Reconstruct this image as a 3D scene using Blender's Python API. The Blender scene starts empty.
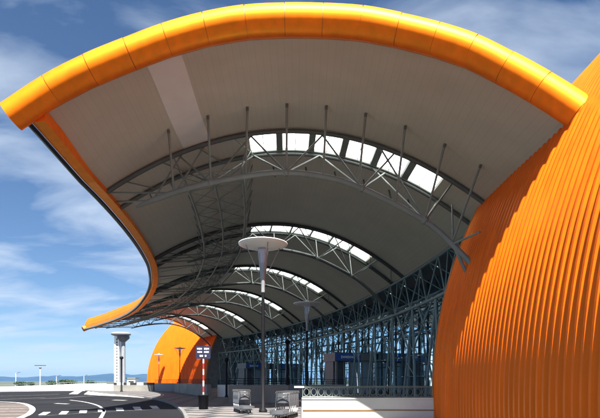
import bpy, bmesh, math, random
from mathutils import Vector, Matrix
random.seed(7)
D = bpy.data
scene = bpy.context.scene
COL = scene.collection

# ------------------------------------------------------------------ camera, sky, sun, exposure
cam_d = D.cameras.new("camera"); cam = D.objects.new("camera", cam_d); COL.objects.link(cam)
scene.camera = cam
CAMZ = 1.6
FPX = 500.0; HZ = 381.0                       # focal length and horizon row, in pixels of the 600x418 photograph
cam.location = (0, 0, CAMZ); cam.rotation_euler = (math.radians(90), 0, 0)
cam_d.sensor_width = 36; cam_d.lens = 36*FPX/600
cam_d.shift_y = (HZ-209)/600; cam_d.clip_end = 20000; cam_d.clip_start = 0.1
SUN = Vector((0.07, -0.61, 1.0)).normalized()
elev = math.asin(SUN.z); azim = math.atan2(SUN.x, SUN.y)      # azimuth clockwise from +Y
sl = D.lights.new("sun", 'SUN'); sl.energy = 5.0; sl.angle = math.radians(0.5); sl.color = (1.0, 0.95, 0.87)
so = D.objects.new("sun", sl); COL.objects.link(so)
so.rotation_euler = SUN.to_track_quat('Z', 'Y').to_euler(); so.location = (20, -30, 60)
w = D.worlds.new("World"); scene.world = w; w.use_nodes = True
nt = w.node_tree; nt.nodes.clear()
def N(t, typ, **k):
    n = t.nodes.new(typ)
    for a, b in k.items(): setattr(n, a, b)
    return n
sky = N(nt, 'ShaderNodeTexSky', sky_type='NISHITA', sun_disc=False, sun_elevation=elev, sun_rotation=azim,
        altitude=50, air_density=0.85, dust_density=0.3, ozone_density=4.0)
tc = N(nt, 'ShaderNodeTexCoord'); sep = N(nt, 'ShaderNodeSeparateXYZ')
nt.links.new(tc.outputs['Generated'], sep.inputs[0])
zz = N(nt, 'ShaderNodeMath', operation='MAXIMUM'); zz.inputs[1].default_value = 0.0
nt.links.new(sep.outputs[2], zz.inputs[0])
za = N(nt, 'ShaderNodeMath', operation='ADD'); za.inputs[1].default_value = 0.16
nt.links.new(zz.outputs[0], za.inputs[0])
cmb = N(nt, 'ShaderNodeCombineXYZ')
for i in (0, 1):
    dv = N(nt, 'ShaderNodeMath', operation='DIVIDE')
    nt.links.new(sep.outputs[i], dv.inputs[0]); nt.links.new(za.outputs[0], dv.inputs[1])
    nt.links.new(dv.outputs[0], cmb.inputs[i])
mp = N(nt, 'ShaderNodeMapping'); mp.inputs['Scale'].default_value = (0.75, 1.25, 1); mp.inputs['Location'].default_value = (5.3, 4.2, 0)
mp.inputs['Rotation'].default_value = (0, 0, 0.25)
nt.links.new(cmb.outputs[0], mp.inputs[0])
n1 = N(nt, 'ShaderNodeTexNoise'); n1.inputs['Scale'].default_value = 2.3; n1.inputs['Detail'].default_value = 9; n1.inputs['Roughness'].default_value = 0.52
n1.inputs['Distortion'].default_value = 0.5
nt.links.new(mp.outputs[0], n1.inputs[0])
rp = N(nt, 'ShaderNodeValToRGB'); rp.color_ramp.elements[0].position = 0.43; rp.color_ramp.elements[1].position = 0.72
rp.color_ramp.elements[1].color = (0.80, 0.80, 0.80, 1)
nt.links.new(n1.outputs[0], rp.inputs[0])
# a thin even veil of high cirrus that thickens towards the horizon
vr = N(nt, 'ShaderNodeMapRange'); vr.inputs[1].default_value = 0.0; vr.inputs[2].default_value = 0.5; vr.inputs[3].default_value = 0.10; vr.inputs[2].default_value = 0.9; vr.inputs[4].default_value = 0.0
nt.links.new(sep.outputs[2], vr.inputs[0])
ad = N(nt, 'ShaderNodeMath', operation='ADD', use_clamp=True); nt.links.new(rp.outputs[0], ad.inputs[0]); nt.links.new(vr.outputs[0], ad.inputs[1])
hs = N(nt, 'ShaderNodeHueSaturation'); hs.inputs['Saturation'].default_value = 1.14; hs.inputs['Value'].default_value = 0.66
nt.links.new(sky.outputs[0], hs.inputs['Color'])
mx = N(nt, 'ShaderNodeMixRGB'); mx.inputs[2].default_value = (3.7, 4.3, 5.1, 1)
nt.links.new(ad.outputs[0], mx.inputs[0]); nt.links.new(hs.outputs[0], mx.inputs[1])
bg = N(nt, 'ShaderNodeBackground'); bg.inputs[1].default_value = 0.05
wo = N(nt, 'ShaderNodeOutputWorld')
nt.links.new(mx.outputs[0], bg.inputs[0]); nt.links.new(bg.outputs[0], wo.inputs[0])
scene.view_settings.view_transform = 'Standard'; scene.view_settings.look = 'None'
scene.view_settings.exposure = 2.0; scene.view_settings.gamma = 1.0
scene.render.engine = 'CYCLES'
scene.cycles.max_bounces = 8; scene.cycles.diffuse_bounces = 5; scene.cycles.transparent_max_bounces = 16

# ------------------------------------------------------------------ materials
def mat(name, col, rough=0.6, metal=0.0, var=0.12, scale=1.5, bump=0.0, bscale=30, spec=0.5, dirt=None, coat=0.0):
    m = D.materials.new(name); m.use_nodes = True; t = m.node_tree
    b = t.nodes['Principled BSDF']
    b.inputs['Roughness'].default_value = rough; b.inputs['Metallic'].default_value = metal
    b.inputs['Specular IOR Level'].default_value = spec; b.inputs['Coat Weight'].default_value = coat
    g = N(t, 'ShaderNodeNewGeometry')
    n = N(t, 'ShaderNodeTexNoise'); n.inputs['Scale'].default_value = scale; n.inputs['Detail'].default_value = 7
    t.links.new(g.outputs['Position'], n.inputs['Vector'])
    r = N(t, 'ShaderNodeValToRGB'); r.color_ramp.elements[0].position = 0.3; r.color_ramp.elements[1].position = 0.7
    c = Vector(col)
    lo = dirt if dirt else tuple(c*(1-var)); hi = tuple(min(x, 0.98) for x in c*(1+var))
    r.color_ramp.elements[0].color = (*lo, 1); r.color_ramp.elements[1].color = (*hi, 1)
    t.links.new(n.outputs[0], r.inputs[0]); t.links.new(r.outputs[0], b.inputs['Base Color'])
    if bump:
        n2 = N(t, 'ShaderNodeTexNoise'); n2.inputs['Scale'].default_value = bscale; n2.inputs['Detail'].default_value = 4
        t.links.new(g.outputs['Position'], n2.inputs['Vector'])
        bp = N(t, 'ShaderNodeBump'); bp.inputs['Strength'].default_value = bump; bp.inputs['Distance'].default_value = 0.02
        t.links.new(n2.outputs[0], bp.inputs['Height']); t.links.new(bp.outputs[0], b.inputs['Normal'])
    return m
M = {}
def m_clad(name, col, flake, fac, rough, streak=True):
    """metallic flake paint: diffuse base colour under a rough golden flake layer, with faint weather streaks"""
    m = D.materials.new(name); m.use_nodes = True; t = m.node_tree; t.nodes.clear()
    o = N(t, 'ShaderNodeOutputMaterial'); p = N(t, 'ShaderNodeBsdfPrincipled'); p.inputs['Roughness'].default_value = 0.45; p.inputs['Specular IOR Level'].default_value = 0.15
    g = N(t, 'ShaderNodeNewGeometry'); mp = N(t, 'ShaderNodeMapping'); mp.inputs['Scale'].default_value = (2.6, 2.6, 0.10 if streak else 2.6)
    t.links.new(g.outputs['Position'], mp.inputs[0])
    n = N(t, 'ShaderNodeTexNoise'); n.inputs['Scale'].default_value = 1.0; n.inputs['Detail'].default_value = 8; t.links.new(mp.outputs[0], n.inputs[0])
    n2 = N(t, 'ShaderNodeTexNoise'); n2.inputs['Scale'].default_value = 0.5; n2.inputs['Detail'].default_value = 5; t.links.new(g.outputs['Position'], n2.inputs[0])
    oi = N(t, 'ShaderNodeObjectInfo')
    a = N(t, 'ShaderNodeMapRange'); a.inputs[1].default_value = .35; a.inputs[2].default_value = .7; a.inputs[3].default_value = 0.80; a.inputs[4].default_value = 1.05
    b = N(t, 'ShaderNodeMapRange'); b.inputs[1].default_value = .3; b.inputs[2].default_value = .7; b.inputs[3].default_value = 0.90; b.inputs[4].default_value = 1.05
    c = N(t, 'ShaderNodeMapRange'); c.inputs[3].default_value = 0.93; c.inputs[4].default_value = 1.03
    t.links.new(n.outputs[0], a.inputs[0]); t.links.new(n2.outputs[0], b.inputs[0]); t.links.new(oi.outputs['Random'], c.inputs[0])
    m1 = N(t, 'ShaderNodeMath', operation='MULTIPLY'); m2 = N(t, 'ShaderNodeMath', operation='MULTIPLY')
    t.links.new(a.outputs[0], m1.inputs[0]); t.links.new(b.outputs[0], m1.inputs[1]); t.links.new(m1.outputs[0], m2.inputs[0]); t.links.new(c.outputs[0], m2.inputs[1])
    v = N(t, 'ShaderNodeVectorMath', operation='SCALE'); v.inputs[0].default_value = col; t.links.new(m2.outputs[0], v.inputs['Scale'])
    t.links.new(v.outputs[0], p.inputs['Base Color'])
    gl = N(t, 'ShaderNodeBsdfGlossy'); gl.inputs['Roughness'].default_value = rough; gl.inputs[0].default_value = (*flake, 1)
    rr = N(t, 'ShaderNodeMapRange'); rr.inputs[1].default_value = .3; rr.inputs[2].default_value = .7; rr.inputs[3].default_value = rough-.05; rr.inputs[4].default_value = rough+.05
    t.links.new(n2.outputs[0], rr.inputs[0]); t.links.new(rr.outputs[0], gl.inputs['Roughness'])
    mi = N(t, 'ShaderNodeMixShader'); mi.inputs[0].default_value = fac
    t.links.new(p.outputs[0], mi.inputs[1]); t.links.new(gl.outputs[0], mi.inputs[2]); t.links.new(mi.outputs[0], o.inputs[0])
    return m
M['shell'] = m_clad('orange_cladding', (0.98, 0.140, 0.002), (1.0, 0.55, 0.01), 0.07, 0.38)
M['tube'] = m_clad('orange_rim_panel', (0.98, 0.155, 0.003), (1.0, 0.62, 0.02), 0.25, 0.48, False)
M['joint'] = mat('panel_joint', (0.30, 0.14, 0.04), 0.6)
M['trim'] = mat('tan_trim', (0.55, 0.20, 0.04), 0.5)
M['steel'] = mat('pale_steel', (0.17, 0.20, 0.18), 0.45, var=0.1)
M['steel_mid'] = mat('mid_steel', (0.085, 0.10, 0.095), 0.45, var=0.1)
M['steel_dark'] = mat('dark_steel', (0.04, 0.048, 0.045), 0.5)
M['blue_steel'] = mat('facade_steel', (0.17, 0.25, 0.27), 0.42, var=0.15)
M['black'] = mat('black_paint', (0.006, 0.006, 0.008), 0.6, spec=0.15)
M['white'] = mat('white_paint', (0.82, 0.82, 0.80), 0.55, var=0.04)
M['white_wall'] = mat('white_wall_paint', (0.80, 0.79, 0.76), 0.7, var=0.06, scale=0.8, bump=0.1)
M['barrier_white'] = mat('barrier_paint', (0.50, 0.51, 0.51), 0.75, var=0.14, scale=0.4)
M['concrete'] = mat('concrete', (0.20, 0.195, 0.175), 0.85, var=0.2, scale=0.7, bump=0.2)
M['concrete_blue'] = mat('smooth_concrete', (0.21, 0.225, 0.25), 0.8, var=0.12, scale=0.7)
M['pale_slab'] = mat('pale_slab', (0.62, 0.61, 0.58), 0.8, var=0.08, scale=0.8, bump=0.1)
M['kerb'] = mat('kerb_stone', (0.13, 0.13, 0.125), 0.8, var=0.15)
M['asphalt'] = mat('asphalt', (0.011, 0.0115, 0.014), 0.9, var=0.35, scale=0.22, bump=0.35, bscale=25, spec=0.12)
M['island'] = mat('island_surface', (0.075, 0.058, 0.052), 0.85, var=0.2, scale=0.4)
M['mark'] = mat('road_marking', (0.50, 0.50, 0.49), 0.75, dirt=(0.28, 0.28, 0.275), scale=3)
M['mark_old'] = mat('worn_road_marking', (0.24, 0.23, 0.21), 0.8, dirt=(0.07, 0.065, 0.06), scale=4)
M['lamp_white'] = mat('lamp_enamel', (0.74, 0.75, 0.76), 0.35, var=0.03)
M['lamp_grey'] = mat('lamp_casting', (0.27, 0.285, 0.30), 0.4, metal=0.3)
M['chrome'] = mat('trolley_metal', (0.18, 0.19, 0.205), 0.32, metal=0.8, var=0.03)
M['rubber'] = mat('rubber', (0.02, 0.02, 0.02), 0.7)
M['grey_plastic'] = mat('grey_plastic', (0.08, 0.085, 0.095), 0.5)
M['sign_blue'] = mat('sign_navy', (0.006, 0.008, 0.035), 0.5)
M['portal_blue'] = mat('portal_blue', (0.03, 0.10, 0.42), 0.4)
M['portal_dark'] = mat('portal_dark', (0.07, 0.075, 0.085), 0.4)
M['portal_grey'] = mat('portal_grey', (0.22, 0.22, 0.23), 0.5)
M['red'] = mat('red_paint', (0.42, 0.02, 0.02), 0.5)
M['stripe_black'] = mat('black_stripe', (0.02, 0.02, 0.02), 0.6)
M['warm_bounce'] = mat('warm_bounce_paving', (0.66, 0.30, 0.15), 0.8, var=0.1, scale=0.8)  # made-up floor colour, added to warm the shaded shell by bounce
M['ground'] = mat('ground_soil', (0.05, 0.06, 0.04), 0.95, var=0.3, scale=0.01)
M['hill'] = mat('hill_forest', (0.012, 0.028, 0.03), 0.95, var=0.4, scale=0.004)
M['leaf'] = mat('leaf', (0.035, 0.065, 0.025), 0.8, var=0.4, scale=0.8)
M['bark'] = mat('bark', (0.10, 0.07, 0.05), 0.9)
M['inner'] = mat('interior_finish', (0.13, 0.13, 0.12), 0.8, var=0.2, scale=0.2)
M['door_pale'] = mat('frosted_door', (0.34, 0.45, 0.55), 0.25)
M['light_panel'] = mat('pale_ceiling_panel', (0.66, 0.68, 0.66), 0.6, var=0.04)
M['glass_lamp'] = D.materials.new('lamp_glass')
m = M['glass_lamp']; m.use_nodes = True
b = m.node_tree.nodes['Principled BSDF']; b.inputs['Base Color'].default_value = (0.75, 0.82, 0.95, 1)
b.inputs['Transmission Weight'].default_value = 0.75; b.inputs['Roughness'].default_value = 0.12; b.inputs['IOR'].default_value = 1.3

def m_ceiling():
    m = D.materials.new('ceiling_sheet'); m.use_nodes = True; t = m.node_tree; b = t.nodes['Principled BSDF']
    b.inputs['Roughness'].default_value = 0.55
    uv = N(t, 'ShaderNodeUVMap'); uv.uv_map = 'UVMap'
    br = N(t, 'ShaderNodeTexBrick'); br.offset = 0.5
    br.inputs['Color1'].default_value = (0.50, 0.495, 0.415, 1); br.inputs['Color2'].default_value = (0.485, 0.48, 0.402, 1)
    br.inputs['Mortar'].default_value = (0.41, 0.405, 0.34, 1)
    br.inputs['Scale'].default_value = 1.0; br.inputs['Mortar Size'].default_value = 0.008
    br.inputs['Brick Width'].default_value = 5.2; br.inputs['Row Height'].default_value = 0.31
    t.links.new(uv.outputs[0], br.inputs[0])
    n = N(t, 'ShaderNodeTexNoise'); n.inputs['Scale'].default_value = 0.5; n.inputs['Detail'].default_value = 8
    t.links.new(uv.outputs[0], n.inputs[0])
    r = N(t, 'ShaderNodeMapRange'); r.inputs[1].default_value = .3; r.inputs[2].default_value = .7; r.inputs[3].default_value = 0.94; r.inputs[4].default_value = 1.04
    t.links.new(n.outputs[0], r.inputs[0])
    mu = N(t, 'ShaderNodeVectorMath', operation='SCALE'); t.links.new(br.outputs[0], mu.inputs[0]); t.links.new(r.outputs[0], mu.inputs['Scale'])
    t.links.new(mu.outputs[0], b.inputs['Base Color'])
    return m
M['ceiling'] = m_ceiling()
def m_pane():
    m = D.materials.new('skylight_pane'); m.use_nodes = True; t = m.node_tree; t.nodes.clear()
    o = N(t, 'ShaderNodeOutputMaterial'); tr = N(t, 'ShaderNodeBsdfTranslucent'); tr.inputs[0].default_value = (0.93, 0.96, 0.98, 1)
    tp = N(t, 'ShaderNodeBsdfTransparent'); tp.inputs[0].default_value = (0.9, 0.95, 1, 1)
    mi = N(t, 'ShaderNodeMixShader'); mi.inputs[0].default_value = 0.25
    t.links.new(tr.outputs[0], mi.inputs[1]); t.links.new(tp.outputs[0], mi.inputs[2]); t.links.new(mi.outputs[0], o.inputs[0])
    return m
M['pane'] = m_pane()
def m_glass():
    m = D.materials.new('facade_glass'); m.use_nodes = True; t = m.node_tree; t.nodes.clear()
    o = N(t, 'ShaderNodeOutputMaterial'); gl = N(t, 'ShaderNodeBsdfGlossy'); gl.inputs[0].default_value = (0.62, 0.86, 1.0, 1); gl.inputs['Roughness'].default_value = 0.04
    tp = N(t, 'ShaderNodeBsdfTransparent'); tp.inputs[0].default_value = (0.22, 0.40, 0.55, 1)
    lw = N(t, 'ShaderNodeFresnel'); lw.inputs[0].default_value = 1.9
    ma = N(t, 'ShaderNodeMath', operation='ADD', use_clamp=True); ma.inputs[1].default_value = 0.5
    g = N(t, 'ShaderNodeNewGeometry'); nz = N(t, 'ShaderNodeTexNoise'); nz.inputs['Scale'].default_value = 0.35
    bp = N(t, 'ShaderNodeBump'); bp.inputs['Strength'].default_value = 0.08; bp.inputs['Distance'].default_value = 0.3
    t.links.new(g.outputs['Position'], nz.inputs[0]); t.links.new(nz.outputs[0], bp.inputs['Height']); t.links.new(bp.outputs[0], gl.inputs['Normal'])
    t.links.new(lw.outputs[0], ma.inputs[0])
    mi = N(t, 'ShaderNodeMixShader'); t.links.new(ma.outputs[0], mi.inputs[0])
    t.links.new(tp.outputs[0], mi.inputs[1]); t.links.new(gl.outputs[0], mi.inputs[2]); t.links.new(mi.outputs[0], o.inputs[0])
    return m
M['glass'] = m_glass()
def m_paving():
    m = D.materials.new('tile_paving'); m.use_nodes = True; t = m.node_tree; b = t.nodes['Principled BSDF']
    b.inputs['Roughness'].default_value = 0.75
    g = N(t, 'ShaderNodeNewGeometry'); mp = N(t, 'ShaderNodeMapping'); mp.inputs['Rotation'].default_value = (0, 0, 0.42)
    t.links.new(g.outputs['Position'], mp.inputs[0])
    ck = N(t, 'ShaderNodeTexBrick'); ck.offset = 0.5
    ck.inputs['Scale'].default_value = 1; ck.inputs['Brick Width'].default_value = 1.7; ck.inputs['Row Height'].default_value = 1.5
    ck.inputs['Mortar Size'].default_value = 0.22; ck.inputs['Mortar Smooth'].default_value = 0.0
    ck.inputs['Color1'].default_value = (0.175, 0.162, 0.158, 1); ck.inputs['Color2'].default_value = (0.15, 0.135, 0.13, 1)
    ck.inputs['Mortar'].default_value = (0.04, 0.042, 0.047, 1)
    t.links.new(mp.outputs[0], ck.inputs[0])
    b2 = N(t, 'ShaderNodeTexBrick'); b2.inputs['Scale'].default_value = 1; b2.inputs['Brick Width'].default_value = 0.4; b2.inputs['Row Height'].default_value = 0.4; b2.offset = 0
    b2.inputs['Mortar Size'].default_value = 0.012; b2.inputs['Color1'].default_value = (1, 1, 1, 1); b2.inputs['Color2'].default_value = (.86, .86, .86, 1); b2.inputs['Mortar'].default_value = (.5, .5, .5, 1)
    t.links.new(mp.outputs[0], b2.inputs[0])
    mu = N(t, 'ShaderNodeMixRGB', blend_type='MULTIPLY'); mu.inputs[0].default_value = 1
    t.links.new(ck.outputs[0], mu.inputs[1]); t.links.new(b2.outputs[0], mu.inputs[2])
    nz = N(t, 'ShaderNodeTexNoise'); nz.inputs['Scale'].default_value = 0.5; nz.inputs['Detail'].default_value = 8
    t.links.new(g.outputs['Position'], nz.inputs[0])
    r = N(t, 'ShaderNodeMapRange'); r.inputs[1].default_value = .3; r.inputs[2].default_value = .7; r.inputs[3].default_value = 0.75; r.inputs[4].default_value = 1.1
    t.links.new(nz.outputs[0], r.inputs[0])
    sc = N(t, 'ShaderNodeVectorMath', operation='SCALE'); t.links.new(mu.outputs[0], sc.inputs[0]); t.links.new(r.outputs[0], sc.inputs['Scale'])
    t.links.new(sc.outputs[0], b.inputs['Base Color'])
    return m
M['paving'] = m_paving()
def m_water():
    m = mat('sea_water', (0.01, 0.05, 0.09), 0.15, var=0.1, scale=0.01); return m
M['sea'] = m_water()

# ------------------------------------------------------------------ mesh builder and tagging helpers
class MB:
    def __init__(s): s.v = []; s.f = []; s.uv = None; s.sm = []
    def quad(s, a, b, c, d, sm=False):
        i = len(s.v); s.v += [tuple(a), tuple(b), tuple(c), tuple(d)]; s.f.append((i, i+1, i+2, i+3)); s.sm.append(sm)
    def poly(s, pts):
        i = len(s.v); s.v += [tuple(p) for p in pts]; s.f.append(tuple(range(i, i+len(pts)))); s.sm.append(False)
    def hexa(s, P):                       # 8 corners: bottom 4 (ccw), top 4
        i = len(s.v); s.v += [tuple(p) for p in P]
        for f in ((3, 2, 1, 0), (4, 5, 6, 7), (0, 1, 5, 4), (1, 2, 6, 5), (2, 3, 7, 6), (3, 0, 4, 7)):
            s.f.append(tuple(i+k for k in f)); s.sm.append(False)
    def box(s, c, sz, rot=0):
        c = Vector(c); ca, sa = math.cos(rot), math.sin(rot); P = []
        for z in (-.5, .5):
            for x, y in ((-.5, -.5), (.5, -.5), (.5, .5), (-.5, .5)):
                X, Y = x*sz[0], y*sz[1]
                P.append((c.x+X*ca-Y*sa, c.y+X*sa+Y*ca, c.z+z*sz[2]))
        s.hexa(P)
    def slab(s, pts, z0, z1):             # extrude a plan outline
        n = len(pts); i = len(s.v)
        s.v += [(p[0], p[1], z0) for p in pts] + [(p[0], p[1], z1) for p in pts]
        s.f.append(tuple(i+n+k for k in range(n))); s.f.append(tuple(i+n-1-k for k in range(n))); s.sm += [False, False]
        for k in range(n):
            s.f.append((i+k, i+(k+1) % n, i+n+(k+1) % n, i+n+k)); s.sm.append(False)
    def tube(s, a, b, r, n=6, r2=None, caps=True):
        a = Vector(a); b = Vector(b); d = b-a
        if d.length < 1e-5: return
        s.path([a, b], [r, r if r2 is None else r2], n, caps)
    def path(s, pts, rr, n=8, caps=True, closed=False):
        pts = [Vector(p) for p in pts]
        if not isinstance(rr, (list, tuple)): rr = [rr]*len(pts)
        i0 = len(s.v); up = None; m = len(pts)
        for k, p in enumerate(pts):
            if k == 0: d = pts[1]-p
            elif k == m-1: d = p-pts[-2]
            else: d = (pts[k+1]-p).normalized()+(p-pts[k-1]).normalized()
            d.normalize()
            if up is None:
                up = Vector((0, 0, 1)) if abs(d.z) < 0.9 else Vector((1, 0, 0))
            x = d.cross(up).normalized(); y = x.cross(d).normalized(); up = y
            for j in range(n):
                a = 2*math.pi*j/n
                s.v.append(tuple(p+x*(rr[k]*math.cos(a))+y*(rr[k]*math.sin(a))))
        for k in range(m-1):
            for j in range(n):
                a = i0+k*n+j; b = i0+k*n+(j+1) % n
                s.f.append((a, b, b+n, a+n)); s.sm.append(True)
        if caps: s.caps(i0, i0+(m-1)*n, n)
    def caps(s, a, b, n):
        i = len(s.v); s.v += s.v[a:a+n]+s.v[b:b+n]
        s.f.append(tuple(i+n-1-j for j in range(n))); s.f.append(tuple(i+n+j for j in range(n))); s.sm += [False, False]
    def lathe(s, c, prof, n=24):          # prof: list of (radius, z)
        i0 = len(s.v); c = Vector(c)
        for r, z in prof:
            for j in range(n):
                a = 2*math.pi*j/n; s.v.append((c.x+r*math.cos(a), c.y+r*math.sin(a), c.z+z))
        for k in range(len(prof)-1):
            for j in range(n):
                a = i0+k*n+j; b = i0+k*n+(j+1) % n
                s.f.append((a, b, b+n, a+n)); s.sm.append(True)
        s.caps(i0, i0+(len(prof)-1)*n, n)
    def grid(s, rows, sm=False, flip=False):
        i0 = len(s.v); nc = len(rows[0])
        for r in rows: s.v += [tuple(p) for p in r]
        for a in range(len(rows)-1):
            for b in range(nc-1):
                q = (i0+a*nc+b, i0+a*nc+b+1, i0+(a+1)*nc+b+1, i0+(a+1)*nc+b)
                s.f.append(q[::-1] if flip else q); s.sm.append(sm)
    def build(s, name, m, parent=None, recalc=False):
        me = D.meshes.new(name); me.from_pydata(s.v, [], s.f); me.materials.append(m)
        me.polygons.foreach_set('use_smooth', s.sm); me.update()
        if recalc:
            bm = bmesh.new(); bm.from_mesh(me); bmesh.ops.recalc_face_normals(bm, faces=bm.faces); bm.to_mesh(me); bm.free()
        o = D.objects.new(name, me); COL.objects.link(o)
        if parent:
            o.parent = parent
            wl = WORLD.get(parent.name, Vector((0, 0, 0)))
            if wl.length: me.transform(Matrix.Translation(-wl))
            WORLD[o.name] = wl
        return o
WORLD = {}
def tag(o, label=None, cat=None, group=None, kind=None):
    if label: o['label'] = label
    if cat: o['category'] = cat
    if group: o['group'] = group
    if kind: o['kind'] = kind
    return o
def thing(name, loc, label, cat, group=None):
    o = D.objects.new(name, None); COL.objects.link(o); o.location = loc; o.empty_display_size = 0.5
    WORLD[o.name] = Vector(loc)
    return tag(o, label, cat, group)
def struct(o): o['kind'] = 'structure'; return o
def copy_tree(o, parent=None):
    c = o.copy(); COL.objects.link(c)
    if parent: c.parent = parent
    for ch in [x for x in o.children]: copy_tree(ch, c)
    return c
def at(px, py, Y):                         # photograph pixel at depth Y -> point
    return Vector(((px-300)/FPX*Y, Y, CAMZ+(HZ-py)/FPX*Y))
def gnd(px, py, z=0.0):
    Y = FPX*(CAMZ-z)/(py-HZ); return Vector(((px-300)/FPX*Y, Y, z))
def interp(xs, ys, x):
    if x <= xs[0]: return ys[0]+(ys[1]-ys[0])*(x-xs[0])/(xs[1]-xs[0])
    for i in range(len(xs)-1):
        if x <= xs[i+1]: return ys[i]+(ys[i+1]-ys[i])*(x-xs[i])/(xs[i+1]-xs[i])
    return ys[-1]+(ys[-1]-ys[-2])*(x-xs[-1])/(xs[-1]-xs[-2])
def smooth(pts, it=2):
    for _ in range(it):
        q = [pts[0]]
        for a, b in zip(pts[:-1], pts[1:]):
            a = Vector(a); b = Vector(b); q += [a*.75+b*.25, a*.25+b*.75]
        q.append(pts[-1]); pts = [Vector(p) for p in q]
    return pts

# ------------------------------------------------------------------ plan geometry of the crescent terminal
CX, CY = -129.0, 25.0
def P(r, th, z): a = math.radians(th); return Vector((CX+r*math.cos(a), CY+r*math.sin(a), z))
RC, RE, H = 128.6, 139.8, 15.3
TH_END = 40.0
def rl(th): return interp([-3, 0, 4, 9, 13.5, 19, 26, 33.5, 41], [118.3, 118.2, 117.9, 117.5, 116.8, 115.8, 114.9, 113.8, 113.4], th)
def roof_z(r, th):
    if r < RC: return H-3.7*((RC-r)/(RC-rl(th)))**2
    return H-4.4*((r-RC)/(RE-RC))**2
fpx = [(11, 117), (52, 90), (91, 70), (130, 54), (167, 40), (206, 29), (246, 22), (285, 20), (323, 20.5), (361, 23), (398, 30), (435, 39), (471, 51), (505, 68), (541, 88), (580, 113), (612, 136)]
FAS = []
for px, py in fpx:
    Y = 20.0 if px < 285 else 20.0-1.7*((px-285)/295)**2
    FAS.append(at(px, py, Y))
FASX = [p.x for p in FAS]
def fas(X): return Vector((X, interp(FASX, [p.y for p in FAS], X), interp(FASX, [p.z for p in FAS], X)))
def roof_pt(r, th, dz=0.0):
    """underside of the canopy; th<0 blends to the front fascia"""
    if th >= 0: return P(r, th, roof_z(r, th)+dz)
    f = fas(r-129.0); f.y += 0.25; f.z += -0.38+dz
    e = P(r, 0, roof_z(r, 0)+dz); k = min(1.0, -th/2.4)
    g = k*k*(3-2*k)
    q = e.lerp(f, k); q.z = e.z+(f.z-e.z)*g
    return q

# ------------------------------------------------------------------ setting: ground, sea, hills
g = MB(); g.quad((-5000, -600, -0.6), (5000, -600, -0.6), (5000, 1500, -0.6), (-5000, 1500, -0.6))
struct(g.build('ground', M['ground']))
g = MB(); g.quad((-5000, 1500, -0.9), (5000, 1500, -0.9), (5000, 5500, -0.9), (-5000, 5500, -0.9))
struct(g.build('sea', M['sea']))
def ridge(name, Y, prof, depth, seed):
    rnd = random.Random(seed); b = MB(); rows = []
    xs = [prof[0][0]+(prof[-1][0]-prof[0][0])*i/120 for i in range(121)]
    hs = [interp([p[0] for p in prof], [p[1] for p in prof], x)*(1+0.10*math.sin(x*.013+seed)+0.05*rnd.uniform(-1, 1)) for x in xs]
    for k, f in enumerate((0, 0.35, 0.75, 1, 0.7, 0)):
        rows.append([(x, Y+depth*(k/5), -2+max(0, h)*f*(1+0.12*rnd.uniform(-1, 1)*(0 < k < 5))) for x, h in zip(xs, hs)])
    b.grid(rows, sm=True, flip=False); return struct(b.build(name, M['hill']))
ridge('hills', 3600, [(-4200, 10), (-3000, 26), (-2400, 36), (-1900, 44), (-1500, 62), (-1200, 66), (-900, 60), (-300, 50), (600, 40), (2000, 10)], 900, 3)

# road (asphalt sheet) and pavement with kerb
curb = [Vector((-2.6, 4, 0)), Vector((-2.9, 10, 0)), Vector((-3.7, 16.3, 0)), Vector((-5.4, 23.2, 0)), Vector((-7.1, 29, 0)), Vector((-9.6, 36.4, 0)),
        Vector((-14.3, 47, 0)), Vector((-19.4, 55.6, 0)), Vector((-25.5, 64.5, 0)), Vector((-30, 72.5, 0))]
curb = smooth(curb, 2)
g = MB(); g.poly([(-140, -60, 0), (-.02, -60, 0), (-.02, 4, 0), (-1, 40, 0), (-18, 78, 0), (-45, 110, 0), (-140, 110, 0)])
struct(g.build('road', M['asphalt']))
KH = 0.12
g = MB()
out = [(p.x+.10, p.y) for p in curb]
g.slab([(.02, 3.9), (.02, 28.2), (60, 28.2), (60, 190), (-90, 190), (-60, 125), (-32, 76.0)] + out[::-1], -1.2, KH)
struct(g.build('pavement', M['paving'], recalc=True))
g = MB()
for a, b in zip(curb[:-1], curb[1:]):
    n = Vector((b.y-a.y, -(b.x-a.x), 0)).normalized()
    o2 = n*0.16
    g.hexa([(a.x, a.y, -.1), (a.x+o2.x, a.y+o2.y, -.1), (b.x+o2.x, b.y+o2.y, -.1), (b.x, b.y, -.1), (a.x, a.y, KH+.012), (a.x+o2.x, a.y+o2.y, KH+.012), (b.x+o2.x, b.y+o2.y, KH+.012), (b.x, b.y, KH+.012)])
struct(g.build('kerb', M['kerb']))
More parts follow.
